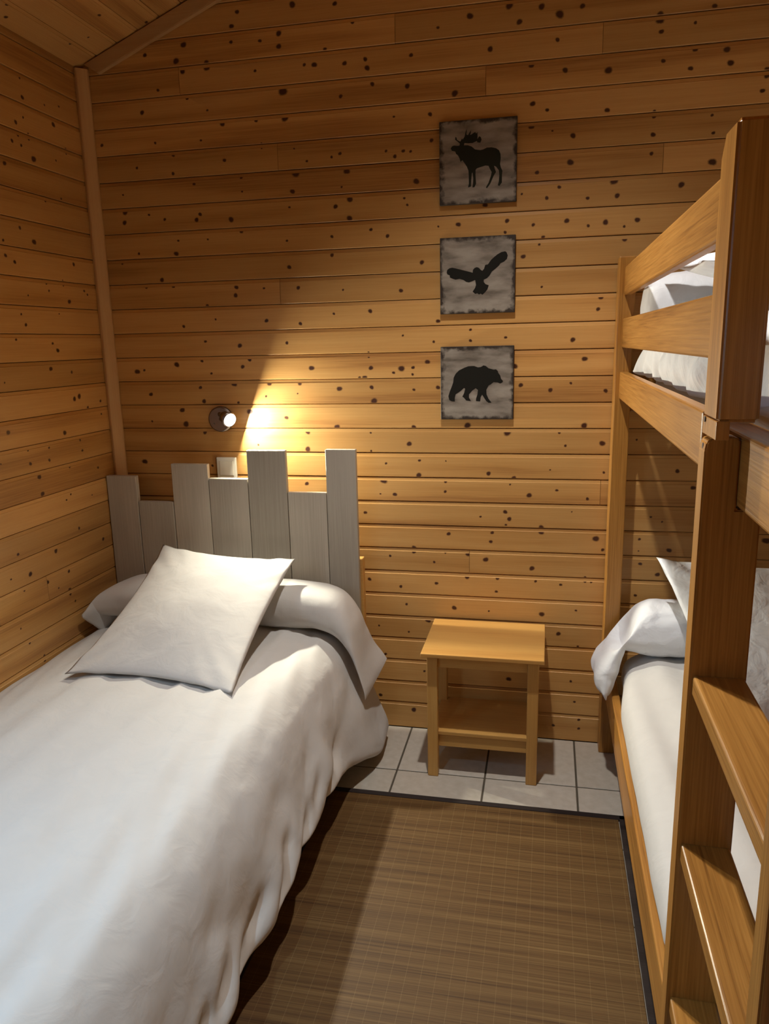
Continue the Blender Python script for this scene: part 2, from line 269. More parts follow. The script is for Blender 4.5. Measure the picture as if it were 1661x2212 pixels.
def plank(a0, a1, row, knots, place, mat, parent, cut=None, zlow=None):
    """one board of the tongue-and-groove cladding. a = along, z = up, d = depth into the room"""
    zb = Z0+row*PITCH+0.0008 if zlow is None else zlow; zt = Z0+(row+1)*PITCH-0.0004
    zf = zt-0.0125                                            # top of the flat face, bevel above
    va, vz = [], []
    ks = [(a, max(zb+0.002, min(zf-0.001, z)), r*1.15) for a, z, r in knots if zb-0.004 < z < zt+0.003 and a0 < a < a1]
    n1 = []; co = [Vector(p) for p in ((a0, zb+0.002), (a1, zb+0.002), (a1, zf), (a0, zf))]; ed = [(0, 1), (1, 2), (2, 3), (3, 0)]
    def shape(th, ph): return (1+0.10*math.sin(2*th+ph*9)+0.05*math.sin(3*th+ph*31))*(0.92+0.3*ph*abs(math.cos(th)))
    for a, z, r in ks:
        ph = (a*37+z*11) % 1.0; clipped = 0
        for q in (0.72, 1.25):
            st = len(co); n9 = 11
            for k in range(n9):
                th = 2*math.pi*k/n9; zz = z+math.sin(th)*r*q*shape(th, ph); zc = min(max(zz, zb+0.0021), zf-1e-4)
                if zc != zz: clipped = 1 if zz > zc else -1
                co.append(Vector((min(max(a+math.cos(th)*r*q*shape(th, ph), a0+1e-4), a1-1e-4), zc)))
            ed += [(st+k, st+(k+1) % n9) for k in range(n9)]
        co.append(Vector((a, z)))
        if clipped:
            for sg in (-1.5, 1.5):
                if a0+1e-3 < a+sg*r < a1-1e-3: co.append(Vector((a+sg*r, zf if clipped > 0 else zb+0.002)))
    if cut:                                                   # board ends under the sloping gable
        pass
    v2, _, f2, *_r = delaunay_2d_cdt(co, ed, [], 1, 1e-5)
    verts = [(v.x, v.y, 0.0) for v in v2]; faces = [tuple(f) for f in f2]
    def val(a, z):
        m = 0.0
        for ka, kz, r in ks:
            d = math.hypot(a-ka, z-kz)/(r*shape(math.atan2(z-kz, a-ka) % (2*math.pi), (ka*37+kz*11) % 1.0)); m = max(m, min(1.0, max(0.0, (1.2-d)/0.42)))
        return m
    kv = [val(v[0], v[1]) for v in verts]
    def add(p): verts.append(p); kv.append(0.0); return len(verts)-1
    # find boundary verts of the face to share
    def strip(z_edge, chain):
        row0 = sorted([i for i, v in enumerate(v2) if abs(v.y-z_edge) < 1e-6], key=lambda i: v2[i].x)
        prev = row0
        for (dz, dd) in chain:
            nxt = [add((v2[i].x, z_edge+dz, dd)) for i in row0]
            for k in range(len(row0)-1): faces.append((prev[k], prev[k+1], nxt[k+1], nxt[k]))
            prev = nxt
    strip(zf, [(0.0012, -0.0014), (0.0112, -0.0030), (0.0120, -0.0062), (0.0122, -0.011)])
    strip(zb+0.002, [(-0.0016, -0.0014), (-0.002, -0.012)])
    me = bpy.data.meshes.new('plank')
    me.from_pydata([place(*v) for v in verts], [], faces)
    bm = bmesh.new(); bm.from_mesh(me)
    bmesh.ops.recalc_face_normals(bm, faces=bm.faces)
    want = Vector(place(0, 0, 1))-Vector(place(0, 0, 0))
    if sum(f.normal.dot(want)*f.calc_area() for f in bm.faces) < 0: bmesh.ops.reverse_faces(bm, faces=bm.faces)
    if cut:
        geom = bm.verts[:]+bm.edges[:]+bm.faces[:]
        for (co_, no_) in cut: bmesh.ops.bisect_plane(bm, geom=bm.verts[:]+bm.edges[:]+bm.faces[:], plane_co=co_, plane_no=no_, clear_outer=True)
    bm.to_mesh(me); empty = len(bm.verts) == 0; 
    me.attributes.new('knot', 'FLOAT', 'POINT')
    if not cut: me.attributes['knot'].data.foreach_set('value', kv)
    else:
        inv = lambda p: (-p.y if axis_of == 'y' else p.x)
        me.attributes['knot'].data.foreach_set('value', [val(v.co.x, v.co.z) if abs(v.co.y) < 1e-5 else 0.0 for v in me.vertices])
    bm.free()
    if empty: bpy.data.meshes.remove(me); return None
    return link('plank', me, mat, parent)
axis_of = 'x'
RX, RIDGE = 1.46, 0.39                                         # ridge position and roof slope
EAVE = 2.47; RW = 2.92; YF = -3.7
def struct(o): o['kind'] = 'structure'; return o
TOP = EAVE+RIDGE*RX
bw = struct(prism('wall_back', [(-0.09, -0.05), (RW+0.09, -0.05), (RW+0.09, EAVE+0.05), (RX, TOP+0.07), (-0.09, EAVE+0.05)], 'y', 0.012, 0.09, back_dark))
joints = {23: [0.731], 18: [0.715], 27: [1.154], 22: [2.008], 10: [1.858], 7: [1.400], 26: [0.383, 1.811], 25: [1.45], 29: [0.9, 2.0], 3: [2.2], 14: [2.45], 5: [0.3], 31: [1.7]}
kb = knots_of(KB)
rs = random.Random(3)
for k in range(60):                                            # boards beyond the frame and behind the furniture get a few too
    a = rs.uniform(0.05, 2.9); z = rs.uniform(0.05, 2.9)
    if z > 2.72 or a > 2.3: kb.append((a, z, rs.uniform(0.003, 0.007)))
nR = (Vector((0, 0, EAVE)), Vector((-RIDGE, 0, 1)).normalized()); nL = (Vector((RW, 0, EAVE)), Vector((RIDGE, 0, 1)).normalized())
for r in range(0, 33):
    zt = Z0+(r+1)*PITCH
    if Z0+r*PITCH > TOP-0.01: break
    js = [0.0]+[j for j in joints.get(r, [])]+[RW]
    cut = [nR, nL] if zt > EAVE-0.01 else None
    for a, b in zip(js[:-1], js[1:]):
        plank(a+0.0006, b-0.0006, r, kb, lambda x, z, d: (x, -d, z), pine_x, bw, cut=cut, zlow=0.0 if r == 0 else None)
WY0, WY1, WZ0, WZ1 = -2.55, -1.70, 1.00, 1.85                   # window opening in the left wall, beside the camera
lw = []
bm = bmesh.new()
for (y0, y1, z0, z1) in ((YF, WY0, 0, EAVE), (WY1, 0.012, 0, EAVE), (WY0, WY1, 0, WZ0), (WY0, WY1, WZ1, EAVE)):
    r_ = bmesh.ops.create_cube(bm, size=1)
    for v in r_['verts']: v.co = Vector((-0.051+v.co.x*0.078, (y0+y1)/2+v.co.y*(y1-y0), (z0+z1)/2+v.co.z*(z1-z0)))
wl = struct(from_bm('wall_left', bm, back_dark))
kl = knots_of(KL)
for k in range(40): kl.append((rs.uniform(0.95, 3.6), rs.uniform(0.05, 2.4), rs.uniform(0.003, 0.007)))
ljoint = {7: [0.513], 20: [1.5], 15: [1.1], 11: [1.3], 23: [0.9]}
for r in range(0, 28):
    z = Z0+r*PITCH
    if z > EAVE-0.02: break
    segs = [0.0]+ljoint.get(r, [])
    if z+PITCH > WZ0 and z < WZ1: rng = [(segs[i], segs[i+1] if i+1 < len(segs) else -WY1) for i in range(len(segs))]+[(-WY0, -YF)]
    else: rng = [(segs[i], segs[i+1] if i+1 < len(segs) else -YF) for i in range(len(segs))]
    for a, b in rng:
        plank(a+0.0006, b-0.0006, r, kl, lambda a_, z_, d: (d, -a_, z_), pine_y, wl, zlow=0.0 if r == 0 else None)
rw_ = struct(box('wall_right', RW+0.012, RW+0.09, YF, 0.012, 0, EAVE, back_dark, bev=0))
for r in range(0, 28):
    if Z0+r*PITCH > EAVE-0.02: break
    plank(0, -YF, r, [(rs.uniform(0.1, 3.5), Z0+r*PITCH+rs.uniform(0.01, 0.07), rs.uniform(0.003, 0.007)) for _ in range(4)],
          lambda a_, z_, d: (RW-d, -a_, z_), pine_y, rw_, zlow=0.0 if r == 0 else None)
fw = struct(prism('wall_front', [(-0.09, -0.05), (RW+0.09, -0.05), (RW+0.09, EAVE+0.05), (RX, TOP+0.07), (-0.09, EAVE+0.05)], 'y', YF, YF-0.08, pine_x))
# window in the left wall (beside the camera)
win = struct(box('window_1', -0.062, -0.050, WY0, WY1, WZ0, WZ1, new_mat('window glass', 0.02, (1, 1, 1))[0], bev=0))
gm = win.data.materials[0]; gt = gm.node_tree; gb = gt.nodes['Principled BSDF']
tr = gt.nodes.new('ShaderNodeBsdfTransparent'); ms = gt.nodes.new('ShaderNodeMixShader'); gl = gt.nodes.new('ShaderNodeBsdfGlossy'); gl.inputs['Roughness'].default_value = 0.02
ms.inputs[0].default_value = 0.08; gt.links.new(tr.outputs[0], ms.inputs[1]); gt.links.new(gl.outputs[0], ms.inputs[2]); gt.links.new(ms.outputs[0], gt.nodes['Material Output'].inputs['Surface'])
for nm, y0, y1, z0, z1 in (('frame_side', WY0, WY0+0.05, WZ0, WZ1), ('frame_side', WY1-0.05, WY1, WZ0, WZ1), ('frame_rail', WY0, WY1, WZ0, WZ0+0.05), ('frame_rail', WY0, WY1, WZ1-0.05, WZ1), ('mullion', -2.145, -2.105, WZ0, WZ1)):
    box(nm, -0.075, -0.03, y0, y1, z0, z1, trim_z, win, bev=0.002)
# ceiling: two slopes of boards running along the room
ce = struct(prism('ceiling', [(-0.09, EAVE-0.02), (0.0, EAVE+0.014), (RX, TOP+0.022), (RW, EAVE+0.014), (RW+0.09, EAVE-0.02), (RW+0.09, EAVE+0.1), (RX, TOP+0.12), (-0.09, EAVE+0.1)], 'y', 0.012, YF, back_dark))
sl = Vector((1, 0, RIDGE)).normalized(); nn = Vector((RIDGE, 0, -1)).normalized()
LEN = math.hypot(RX, RIDGE*RX)
ck = [(rs.uniform(0.02, 3.6), rs.uniform(0, 1.5), rs.uniform(0.003, 0.006)) for _ in range(60)]
for side in (0, 1):
    k = 0
    while k*PITCH < LEN-0.02:
        def place(a_, z_, d, side=side, k=k):
            s = z_-Z0; p = Vector((0, 0, EAVE))+sl*s+nn*d
            return (p.x if side == 0 else RW-p.x, -a_, p.z)
        if (k+1)*PITCH <= LEN:
            plank(0.0, -YF, k, [(a, z+Z0, r) for a, z, r in ck], place, pine_y, ce)
        k += 1
# trims
t1 = struct(prism('trim_1', [(-0.0, -0.0), (0.038, 0.0), (0.040, -0.012), (0.012, -0.040), (0.0, -0.036)], 'z', 0.0, EAVE-0.004, trim_z, bev=0.0015))
p0 = Vector((0.0, 0, EAVE-0.004)); 
def gable(s0, s1, w):
    pts = [(s0, 0.0), (s1, 0.0), (s1, -w), (s0+0.035, -w)]
    out = []
    for a, b in pts: q = p0+sl*a+Vector((-sl.z, 0, sl.x))*b; out.append((q.x, q.z))
    return out
struct(prism('trim_2', gable(0.035, LEN, 0.048), 'y', -0.022, 0.0, trim_x, bev=0.002))
struct(prism('trim_3', [(RW-x, z) for x, z in gable(0.0, LEN, 0.048)], 'y', -0.022, 0.0, trim_x, bev=0.002))

# ------------------------------------------------------------------ floor of tiles
fl = struct(box('floor', -0.08, RW+0.08, YF-0.07, 0.085, -0.06, -0.0025, grout, bev=0))
TW = 0.3118; TX = 1.1741; TY = -0.311
tile_me = None
i0 = -4
for i in range(-4, 6):
    for j in range(0, 12):
        x0 = TX+i*TW; x1 = x0+TW; y1 = TY*j; y0 = y1+TY
        x0 = max(x0, 0.0); x1 = min(x1, RW); y0 = max(y0, YF)
        if x1-x0 < 0.02: continue
        full = abs(x1-x0-TW) < 1e-6 and y0 > YF
        if full and tile_me:
            o = bpy.data.objects.new('tile', tile_me); COL.objects.link(o); o.parent = fl
        else:
            g = 0.0032
            o = box('tile', -(x1-x0)/2+g, (x1-x0)/2-g, -(y1-y0)/2+g, (y1-y0)/2-g, -0.008, 0.0, tilem, fl, bev=0.0012, seg=1)
            if full: tile_me = o.data
        o.location = ((x0+x1)/2, (y0+y1)/2, 0)

# ------------------------------------------------------------------ rug
rug = thing('bamboo_rug', 'brown woven bamboo rug with a dark border lying between the beds', 'rug', (1.44, -1.6, 0.0))
A = At(rug)
RX0, RX1, RY0, RY1 = 0.96, 1.940, -2.9, -0.463
A.box('mat', RX0+0.02, RX1-0.02, RY0+0.02, RY1-0.02, 0.0005, 0.006, rugm, bev=0.0015, seg=1)
for (x0, x1, y0, y1) in ((RX0, RX1, RY1-0.022, RY1), (RX0, RX1, RY0, RY0+0.022), (RX0, RX0+0.022, RY0, RY1), (RX1-0.018, RX1, RY0, RY1)):
    A.box('border', x0, x1, y0, y1, 0.0003, 0.0085, rug_edge, bev=0.002, seg=2)

# ------------------------------------------------------------------ single bed with the plank headboard
bed = thing('single_bed', 'single bed with a grey-washed staggered plank headboard against the left corner', 'bed', (0.5, -1.05, 0.0))
A = At(bed)
tops = [1.014, 0.915, 1.063, 1.010, 1.117, 0.962, 1.122]; xs = [0.002, 0.129, 0.277, 0.428, 0.585, 0.738, 0.888, 1.003]
for i in range(7):
    g = 0.0012
    A.box('plank', xs[i]+g, xs[i+1]-g, -0.1+0.001*(i % 3), -0.0775, 0.16, tops[i], gray_plank, bev=0.0022)
A.box('headboard_panel', 0.01, 1.012, -0.0775, -0.045, 0.12, 0.712, beech['x'], bev=0.004)
A.box('mattress', 0.03, 0.93, -2.02, -0.105, 0.27, 0.44, black_fab, bev=0.03, seg=4)
A.box('bed_base', 0.04, 0.93, -2.02, -0.105, 0.12, 0.268, black_fab, bev=0.01)
for x, y in ((0.09, -0.2), (0.86, -0.2), (0.09, -1.95), (0.86, -1.95)):
    A.box('leg', x-0.025, x+0.025, y-0.025, y+0.025, 0.0, 0.12, dark_wood, bev=0.003)

DENTS = [(-0.62, 0.22, 0.028, 0.07, 0.020), (-0.73, 0.19, 0.030, 0.05, 0.022), (-0.83, 0.24, 0.035, 0.06, 0.012), (-0.97, 0.20, 0.030, 0.06, 0.020), (-1.10, 0.24, 0.035, 0.07, 0.014), (-1.17, 0.18, 0.028, 0.05, 0.020), (-1.29, 0.21, 0.03, 0.06, 0.022), (-1.40, 0.18, 0.03, 0.06, 0.020), (-1.50, 0.22, 0.03, 0.06, 0.016), (-1.62, 0.2, 0.03, 0.06, 0.02)]
def duvet_fn(u, v):
    y = -0.112-v*1.93
    head = sstep(-0.62, -0.16, y)                     # flare of the cover near the headboard
    puff = sstep(-0.3, -0.9, y)
    hz = 0.128+0.012*math.sin(y*7.0+1)+0.007*abs(math.sin(y*14.5+0.6*math.sin(y*5)))*puff+0.014*noise.noise(Vector((y*9, 3.3, 0)))-0.092*head+0.02*math.exp(-((y+1.05)/0.22)**2)
    hx = 1.062+0.052*head+0.009*math.sin(y*15)+0.012*noise.noise(Vector((y*6, 9.3, 0)))
    topz = 0.490+0.018*puff
    wz = 0.452
    prof = [(0.006, wz-0.10), (0.004, wz-0.02), (0.03, wz+0.008), (0.12, topz-0.014), (0.28, topz+0.004), (0.48, topz+0.010), (0.68, topz+0.010), (0.82, topz+0.004),
            (0.905, topz-0.012), (0.962, topz-0.052), (0.995, topz-0.11), (1.022, 0.32), (hx-0.014, hz+0.085), (hx, hz+0.03), (hx-0.006, hz+0.006), (hx-0.02-0.012*(1-head), hz), (hx-0.04, hz+0.02), (0.965, hz+0.06), (0.95, 0.33)]
    x, z = interp(prof, u)
    top = sstep(0.98, 0.9, x) if u < 0.5 else 0.0
    side = 1-top if u > 0.45 else 0.0
    # long soft folds down the length of the bed
    z += top*(0.0055*math.sin(x*42+2.2*noise.noise(Vector((x*3, y*1.6, 1))))*sstep(0.05, 0.3, x)+0.007*fbm(x*3.0, y*1.4, 4.2))
    z += top*0.0022*math.sin((x+0.25*(y+1))*95+2*noise.noise(Vector((x*4, y*2, 3))))
    z += top*0.0028*(1-abs(noise.noise(Vector((x*13+y*1.5, y*1.8, 8.0))))*2)
    s = side
    dn = 0.007*fbm(x*3+z*3, y*4.5, z*4.0)
    dn += 0.016*max(0, noise.noise(Vector((y*5.5+z*4, z*6, 2.2))))*sstep(0.42, 0.25, z)
    dn -= 0.012*(1-abs(noise.noise(Vector((y*3.4-z*5, z*3, 5.5)))*2.2))*sstep(0.45, 0.3, z)*0.6
    for yi, zi, sy, sz, am in DENTS:
        g1 = (z-zi-0.45*(y-yi))/0.028; dn -= am*0.9*math.exp(-g1*g1-((y-yi)/0.055)**2)*(1-0.9*g1)
    x += s*dn; z += s*dn*0.25
    if x < 0.004: x = 0.004
    return (x, y, z)
dv = grid('duvet', duvet_fn, 110, 240, sheet_dim, flip=True)
tag(dv, 'white duvet spread over the single bed, hanging down its right side', 'duvet')

def loft(name, secs, nu, nv, mat, wr=0.004, sq=0.75, seed=0.0, wf=9.0, endfold=0.0, endrange=(0, 1)):
    """secs: (cx,cy,cz, ax,ay,az, bx,by,bz) centre, half width vector, half thickness vector"""
    def fn(u, v):
        s = interp(secs, v); th = 2*math.pi*u
        c, n_ = math.cos(th), math.sin(th)
        cc = math.copysign(abs(c)**sq, c); ss = math.copysign(abs(n_)**sq, n_)
        ctr = Vector(s[0:3]); a = Vector(s[3:6]); b = Vector(s[6:9])
        p = ctr+a*cc+b*ss
        d = (a*cc+b*ss); d = d.normalized() if d.length > 1e-6 else Vector((0, 0, 1))
        e = max(0.0, (abs(v-0.5)-0.32)/0.18)
        w = wr*fbm(p.x*wf, p.y*wf, p.z*wf+seed, 3)
        ang = math.atan2(n_, c)
        w += endfold*e*math.sin(ang*7+seed+p.x*20)
        return p+d*w
    o = grid(name, fn, nu, nv, mat, closed_u=True)
    me = o.data; bm = bmesh.new(); bm.from_mesh(me)
    bm.verts.ensure_lookup_table()
    w = nu; last = len(bm.verts)-w
    for st in (0, last):
        vs = [bm.verts[st+i] for i in range(w)]
        try: bm.faces.new(vs)
        except ValueError: pass
    bmesh.ops.recalc_face_normals(bm, faces=bm.faces); bm.to_mesh(me); bm.free()
    for p in me.polygons: p.use_smooth = True
    return o
bol = loft('bolster', [
    (0.046, -0.345, 0.500, 0.012, 0.045, -0.045, 0.004, 0.002, 0.003),
    (0.052, -0.320, 0.520, 0.018, 0.062, -0.038, 0.022, 0.006, 0.016),
    (0.085, -0.262, 0.560, 0.028, 0.088, -0.018, 0.008, 0.010, 0.052),
    (0.15, -0.225, 0.575, 0.008, 0.098, 0, 0.0, 0, 0.072),
    (0.30, -0.212, 0.575, 0, 0.104, 0, 0, 0, 0.080),
    (0.50, -0.212, 0.574, 0, 0.104, 0, 0, 0, 0.080),
    (0.70, -0.212, 0.572, 0, 0.104, 0, 0, 0, 0.080),
    (0.84, -0.214, 0.570, 0, 0.104, 0, 0.0, 0, 0.078),
    (0.925, -0.218, 0.558, 0, 0.103, 0, 0.028, 0, 0.068),
    (0.985, -0.222, 0.515, 0.0, 0.100, 0, 0.036, 0, 0.034),
    (1.022, -0.225, 0.455, 0.004, 0.100, 0.006, 0.020, 0, 0.012),
    (1.048, -0.225, 0.395, 0.008, 0.100, 0.014, 0.010, 0, 0.005),
    (1.078, -0.225, 0.330, 0.014, 0.100, 0.032, 0.006, 0, 0.003),
    (1.086, -0.225, 0.305, 0.020, 0.100, 0.038, 0.003, 0, 0.001)], 72, 150, sheet_dim, wr=0.005, sq=0.85, wf=7)
tag(bol, 'long white bolster across the head of the single bed, its right end drooping', 'bolster')

def pillow(name, tl, tr, bl, br, tf, tb, mat, n=56, seed=0.0, sag=0.0, pinch=0.045):
    """soft square pillow, v 0 at the top edge; two skins sharing the seam"""
    tl, tr, bl, br = map(Vector, (tl, tr, bl, br))
    nrm = (tr-tl).cross(bl-tl).normalized()*-1
    def mid(u, v):
        # edges pulled in between the corners
        uu = u+(0.5-u)*pinch*2*math.sin(math.pi*v)**0.8; vv = v+(0.5-v)*pinch*2*math.sin(math.pi*u)**0.8
        p = tl*(1-uu)*(1-vv)+tr*uu*(1-vv)+bl*(1-uu)*vv+br*uu*vv
        return p-nrm*sag*math.sin(math.pi*v)
    def shell(sgn, T):
        def fn(u, v):
            p = mid(u, v); su = max(0, math.sin(math.pi*u)); sv = max(0, math.sin(math.pi*v))
            t = T*(su**0.55)*(sv**0.55)*(0.72+0.28*su*sv)
            # gathers running from the corners
            cd = min(math.hypot(u-a, v-b) for a in (0, 1) for b in (0, 1))
            t += 0.004*math.exp(-(cd/0.22)**2)*math.sin(math.atan2(v-0.5, u-0.5)*26)*min(1, cd*9)
            t += 0.006*fbm(u*2.6+seed, v*2.6, seed)*su*sv + 0.0022*(1-2*abs(noise.noise(Vector((u*5+seed, v*2.1, seed*3)))))*su*sv
            return p+nrm*sgn*t
        return fn
    vs = []; idx = {}
    fs = []
    for s, (sgn, T) in enumerate(((1, tf), (-1, tb))):
        fn = shell(sgn, T)
        for j in range(n+1):
            for i in range(n+1):
                edge = i in (0, n) or j in (0, n)
                if edge and s == 1: idx[s, i, j] = idx[0, i, j]; continue
                idx[s, i, j] = len(vs); vs.append(fn(i/n, j/n))
        for j in range(n):
            for i in range(n):
                q = (idx[s, i, j], idx[s, i+1, j], idx[s, i+1, j+1], idx[s, i, j+1]); fs.append(q if s else q[::-1])
    me = bpy.data.meshes.new(name); me.from_pydata(vs, [], fs)
    bm = bmesh.new(); bm.from_mesh(me); bmesh.ops.recalc_face_normals(bm, faces=bm.faces); bm.to_mesh(me); bm.free()
    for p in me.polygons: p.use_smooth = True
    return link(name, me, mat)
pl = pillow('pillow', (0.275, -0.20, 0.775), (0.795, -0.205, 0.741), (0.238, -0.80, 0.522), (0.808, -0.845, 0.521), 0.062, 0.055, sheet_dim, seed=1.3, sag=0.012)
tag(pl, 'square white pillow leaning on the bolster of the single bed', 'pillow')

# ------------------------------------------------------------------ wall lamp
wlp = thing('wall_lamp', 'small nickel spot lamp switched on, fixed to the wall above the plank headboard', 'lamp', (0.455, 0.0, 1.223))
o_ = tuple(wlp.location)
cyl('base_plate', (0.455, -0.0, 1.223), (0, -1, 0), 0.050, 0.047, 0.018, chrome, wlp, o_, n=40, bev=0.004)
cyl('arm', (0.458, -0.014, 1.224), (0.6, -1, 0.2), 0.008, 0.007, 0.030, chrome, wlp, o_, n=16)
hd = BULB-BULB_AX*0.044
lh = cyl('lamp_head', hd, BULB_AX, 0.020, 0.029, 0.042, chrome, wlp, o_, n=32, bev=0.003)
cyl('lamp_cap', hd-BULB_AX*0.008, BULB_AX, 0.012, 0.019, 0.009, chrome, wlp, o_, n=24)
cyl('bulb', BULB-BULB_AX*0.003, BULB_AX, 0.0245, 0.0235, 0.005, bulbm, lh, o_, n=32, bev=0.001)
cyl('screw', (0.430, -0.018, 1.205), (0, -1, 0), 0.004, 0.003, 0.004, chrome, wlp, o_, n=12)
cyl('joint', (0.462, -0.040, 1.244), (1, -0.2, 0), 0.009, 0.009, 0.022, chrome, wlp, o_, n=16, bev=0.002)

# ------------------------------------------------------------------ light switch
sw = thing('light_switch', 'square ivory light switch on the wall peeping over the headboard below the lamp', 'switch', (0.465, 0.0, 1.035))
A = At(sw)
sp_ = A.box('switch_plate', 0.425, 0.506, -0.010, 0.0, 0.994, 1.076, plastic, bev=0.003, seg=3)
A.box('rocker', 0.437, 0.494, -0.0125, -0.009, 1.006, 1.064, plastic, parent=sp_, bev=0.0015)

# ------------------------------------------------------------------ two ceiling downlights
def downlight(x, y, z, top, label):
    t = thing('ceiling_spotlight', label, 'lamp', (x, y, top)); o_ = tuple(t.location)
    cyl('canopy', (x, y, top-0.02), (0, 0, 1), 0.045, 0.045, 0.040, chrome, t, o_, n=32, bev=0.004)
    cyl('stem', (x, y, z+0.06), (0, 0, 1), 0.006, 0.006, max(0.02, top-z-0.07), chrome, t, o_, n=12)
    bm = bmesh.new(); rr = [(0.0, z+0.07), (0.035, z+0.068), (0.045, z+0.055), (0.048, z+0.015), (0.0455, z+0.015), (0.043, z+0.052), (0.0, z+0.055)]
    rings = []
    for r, zz in rr: rings.append([bm.verts.new(Vector((x+r*math.cos(k*math.pi/16), y+r*math.sin(k*math.pi/16), zz))-Vector(o_)) for k in range(32)] if r else [bm.verts.new(Vector((x, y, zz))-Vector(o_))])
    for a, b in zip(rings[:-1], rings[1:]):
        if len(a) == 1: [bm.faces.new((a[0], b[k], b[(k+1) % 32])) for k in range(32)]
        elif len(b) == 1: [bm.faces.new((b[0], a[(k+1) % 32], a[k])) for k in range(32)]
        else: [bm.faces.new((a[k], a[(k+1) % 32], b[(k+1) % 32], b[k])) for k in range(32)]
    bmesh.ops.recalc_face_normals(bm, faces=bm.faces); sh_ = from_bm('shade', bm, chrome, t, smooth=True)
    cyl('bulb', (x, y, z+0.042), (0, 0, 1), 0.026, 0.026, 0.010, bulbm, sh_, o_, n=24, bev=0.001)
downlight(1.45, -0.92, 2.86, EAVE+RIDGE*1.45, 'small nickel downlight hanging from the sloping ceiling above the bamboo rug')
downlight(0.78, -2.72, 2.64, EAVE+RIDGE*0.78, 'small nickel downlight hanging from the sloping ceiling beyond the foot of the single bed')

# ------------------------------------------------------------------ three pictures
SIL = {}
for ln in """moose 13372,21127 13411,21186 13479,21208 13595,21191 13662,21195 13672,21257 13585,21334 13518,21383 13528,21471 13566,21442 13576,21379 13653,21329 13691,21318 13749,21411 13764,21366 13826,21450 13864,21606 13902,21691 13887,21516 13941,21494 13988,21562 14036,21637 14027,21532 13998,21499 14055,21504 14132,21551 14179,21565 14208,21519 14246,21560 14256,21419 14247,21349 14303,21433 14361,21402 14384,21321 14343,21236 14247,21251 14228,21297 14094,21245 13941,21247 13826,21264 13807,21194 13941,21185 14056,21141 14172,21044 14344,21009 14439,21025 14553,21071 14705,21072 14857,21032 14952,20963 15000,20854 15011,20729 14990,20553 15014,20444 15069,20334 15055,20210 15054,19977 14973,19874 14921,19904 14952,20001 14969,20197 14949,20359 14862,20472 14795,20503 14825,20403 14860,20312 14779,20191 14676,19964 14571,19830 14532,19855 14618,19995 14693,20197 14720,20321 14662,20414 14614,20515 14518,20530 14365,20496 14231,20460 14193,20417 14190,20265 14210,19993 14156,19887 14089,19882 14108,19999 14117,20161 14093,20343 14068,20327 14049,20111 14040,19913 13943,19891 13972,20007 13966,20261 13958,20406 13904,20535 13826,20648 13759,20742 13691,20693 13672,20784 13614,20895 13546,20954 13517,21027 13411,21052
owl 13221,17221 13240,17302 13317,17354 13412,17368 13545,17335 13735,17282 13925,17229 14038,17198 14104,17177 14113,17267 14170,17328 14245,17352 14320,17322 14377,17256 14433,17227 14489,17288 14526,17412 14619,17426 14721,17565 14822,17650 14933,17734 15062,17800 15191,17821 15237,17783 15275,17684 15249,17578 15158,17493 15038,17444 14974,17358 14844,17255 14752,17187 14678,17064 14585,16977 14482,16936 14482,16863 14539,16789 14652,16748 14606,16613 14532,16525 14438,16446 14381,16485 14324,16459 14267,16498 14192,16482 14106,16558 14191,16683 14219,16773 14190,16938 14086,16896 13982,16864 13887,16886 13792,16953 13659,16995 13526,16972 13430,17003 13325,17053 13325,17117 13240,17157
bear 13261,13036 13311,13191 13380,13365 13430,13501 13450,13674 13519,13808 13637,13922 13832,14015 13968,14060 14162,14067 14297,14017 14394,14025 14490,14081 14567,14060 14663,13983 14837,13933 14923,13941 14981,13883 15000,13816 15068,13730 15098,13615 15166,13538 15148,13490 15071,13453 14975,13492 14840,13504 14745,13428 14668,13390 14592,13237 14602,13083 14671,12928 14779,12792 14672,12792 14594,12851 14516,12968 14447,13075 14399,12988 14380,12843 14234,12853 14234,12931 14282,13086 14301,13240 14222,13299 14106,13223 13989,13088 13989,12972 14058,12854 13891,12875 13813,12973 13754,13012 13813,13128 13852,13283 13813,13313 13695,13207 13518,13092 13488,12956 13488,12839 13379,12849 13290,12899""".strip().split('\n'):
    w = ln.split(); SIL[w[0]] = [tuple(int(v)/10000 for v in t.split(',')) for t in w[1:]]
for n_, (z0, z1), nm, lab in ((0, (1.938, 2.196), 'moose', 'weathered wooden picture with a dark moose silhouette, top one of the three on the wall'),
                             (1, (1.584, 1.834), 'owl', 'weathered wooden picture with a dark flying owl silhouette, between the moose and the bear'),
                             (2, (1.221, 1.474), 'bear', 'weathered wooden picture with a black walking bear silhouette, above the nightstand')):
    x0, x1 = 1.299, 1.553
    pc = thing('wall_picture', lab, 'picture', ((x0+x1)/2, 0.0, z0), 'animal pictures above one another on the wall')
    o_ = Vector(pc.location)
    b = box('panel', x0, x1, -0.0145, -0.001, z0, z1, pic_side, pc, bev=0.0012, seg=1, org=o_)
    f = box('painted_face', x0+0.0008, x1-0.0008, -0.0158, -0.0142, z0+0.0008, z1-0.0008, picture_mat(x0-o_.x, x1-o_.x, 0, z1-z0, n_+1), pc, bev=0.0004, seg=1, org=o_)
    sm, st_, sb_ = new_mat(nm+' paint', 0.7, (0.009, 0.008, 0.005) if n_ else (0.017, 0.018, 0.010), spec=0.2)
    prism(nm+'_silhouette', SIL[nm], 'y', -0.0157, -0.0163, sm, f, org=o_)

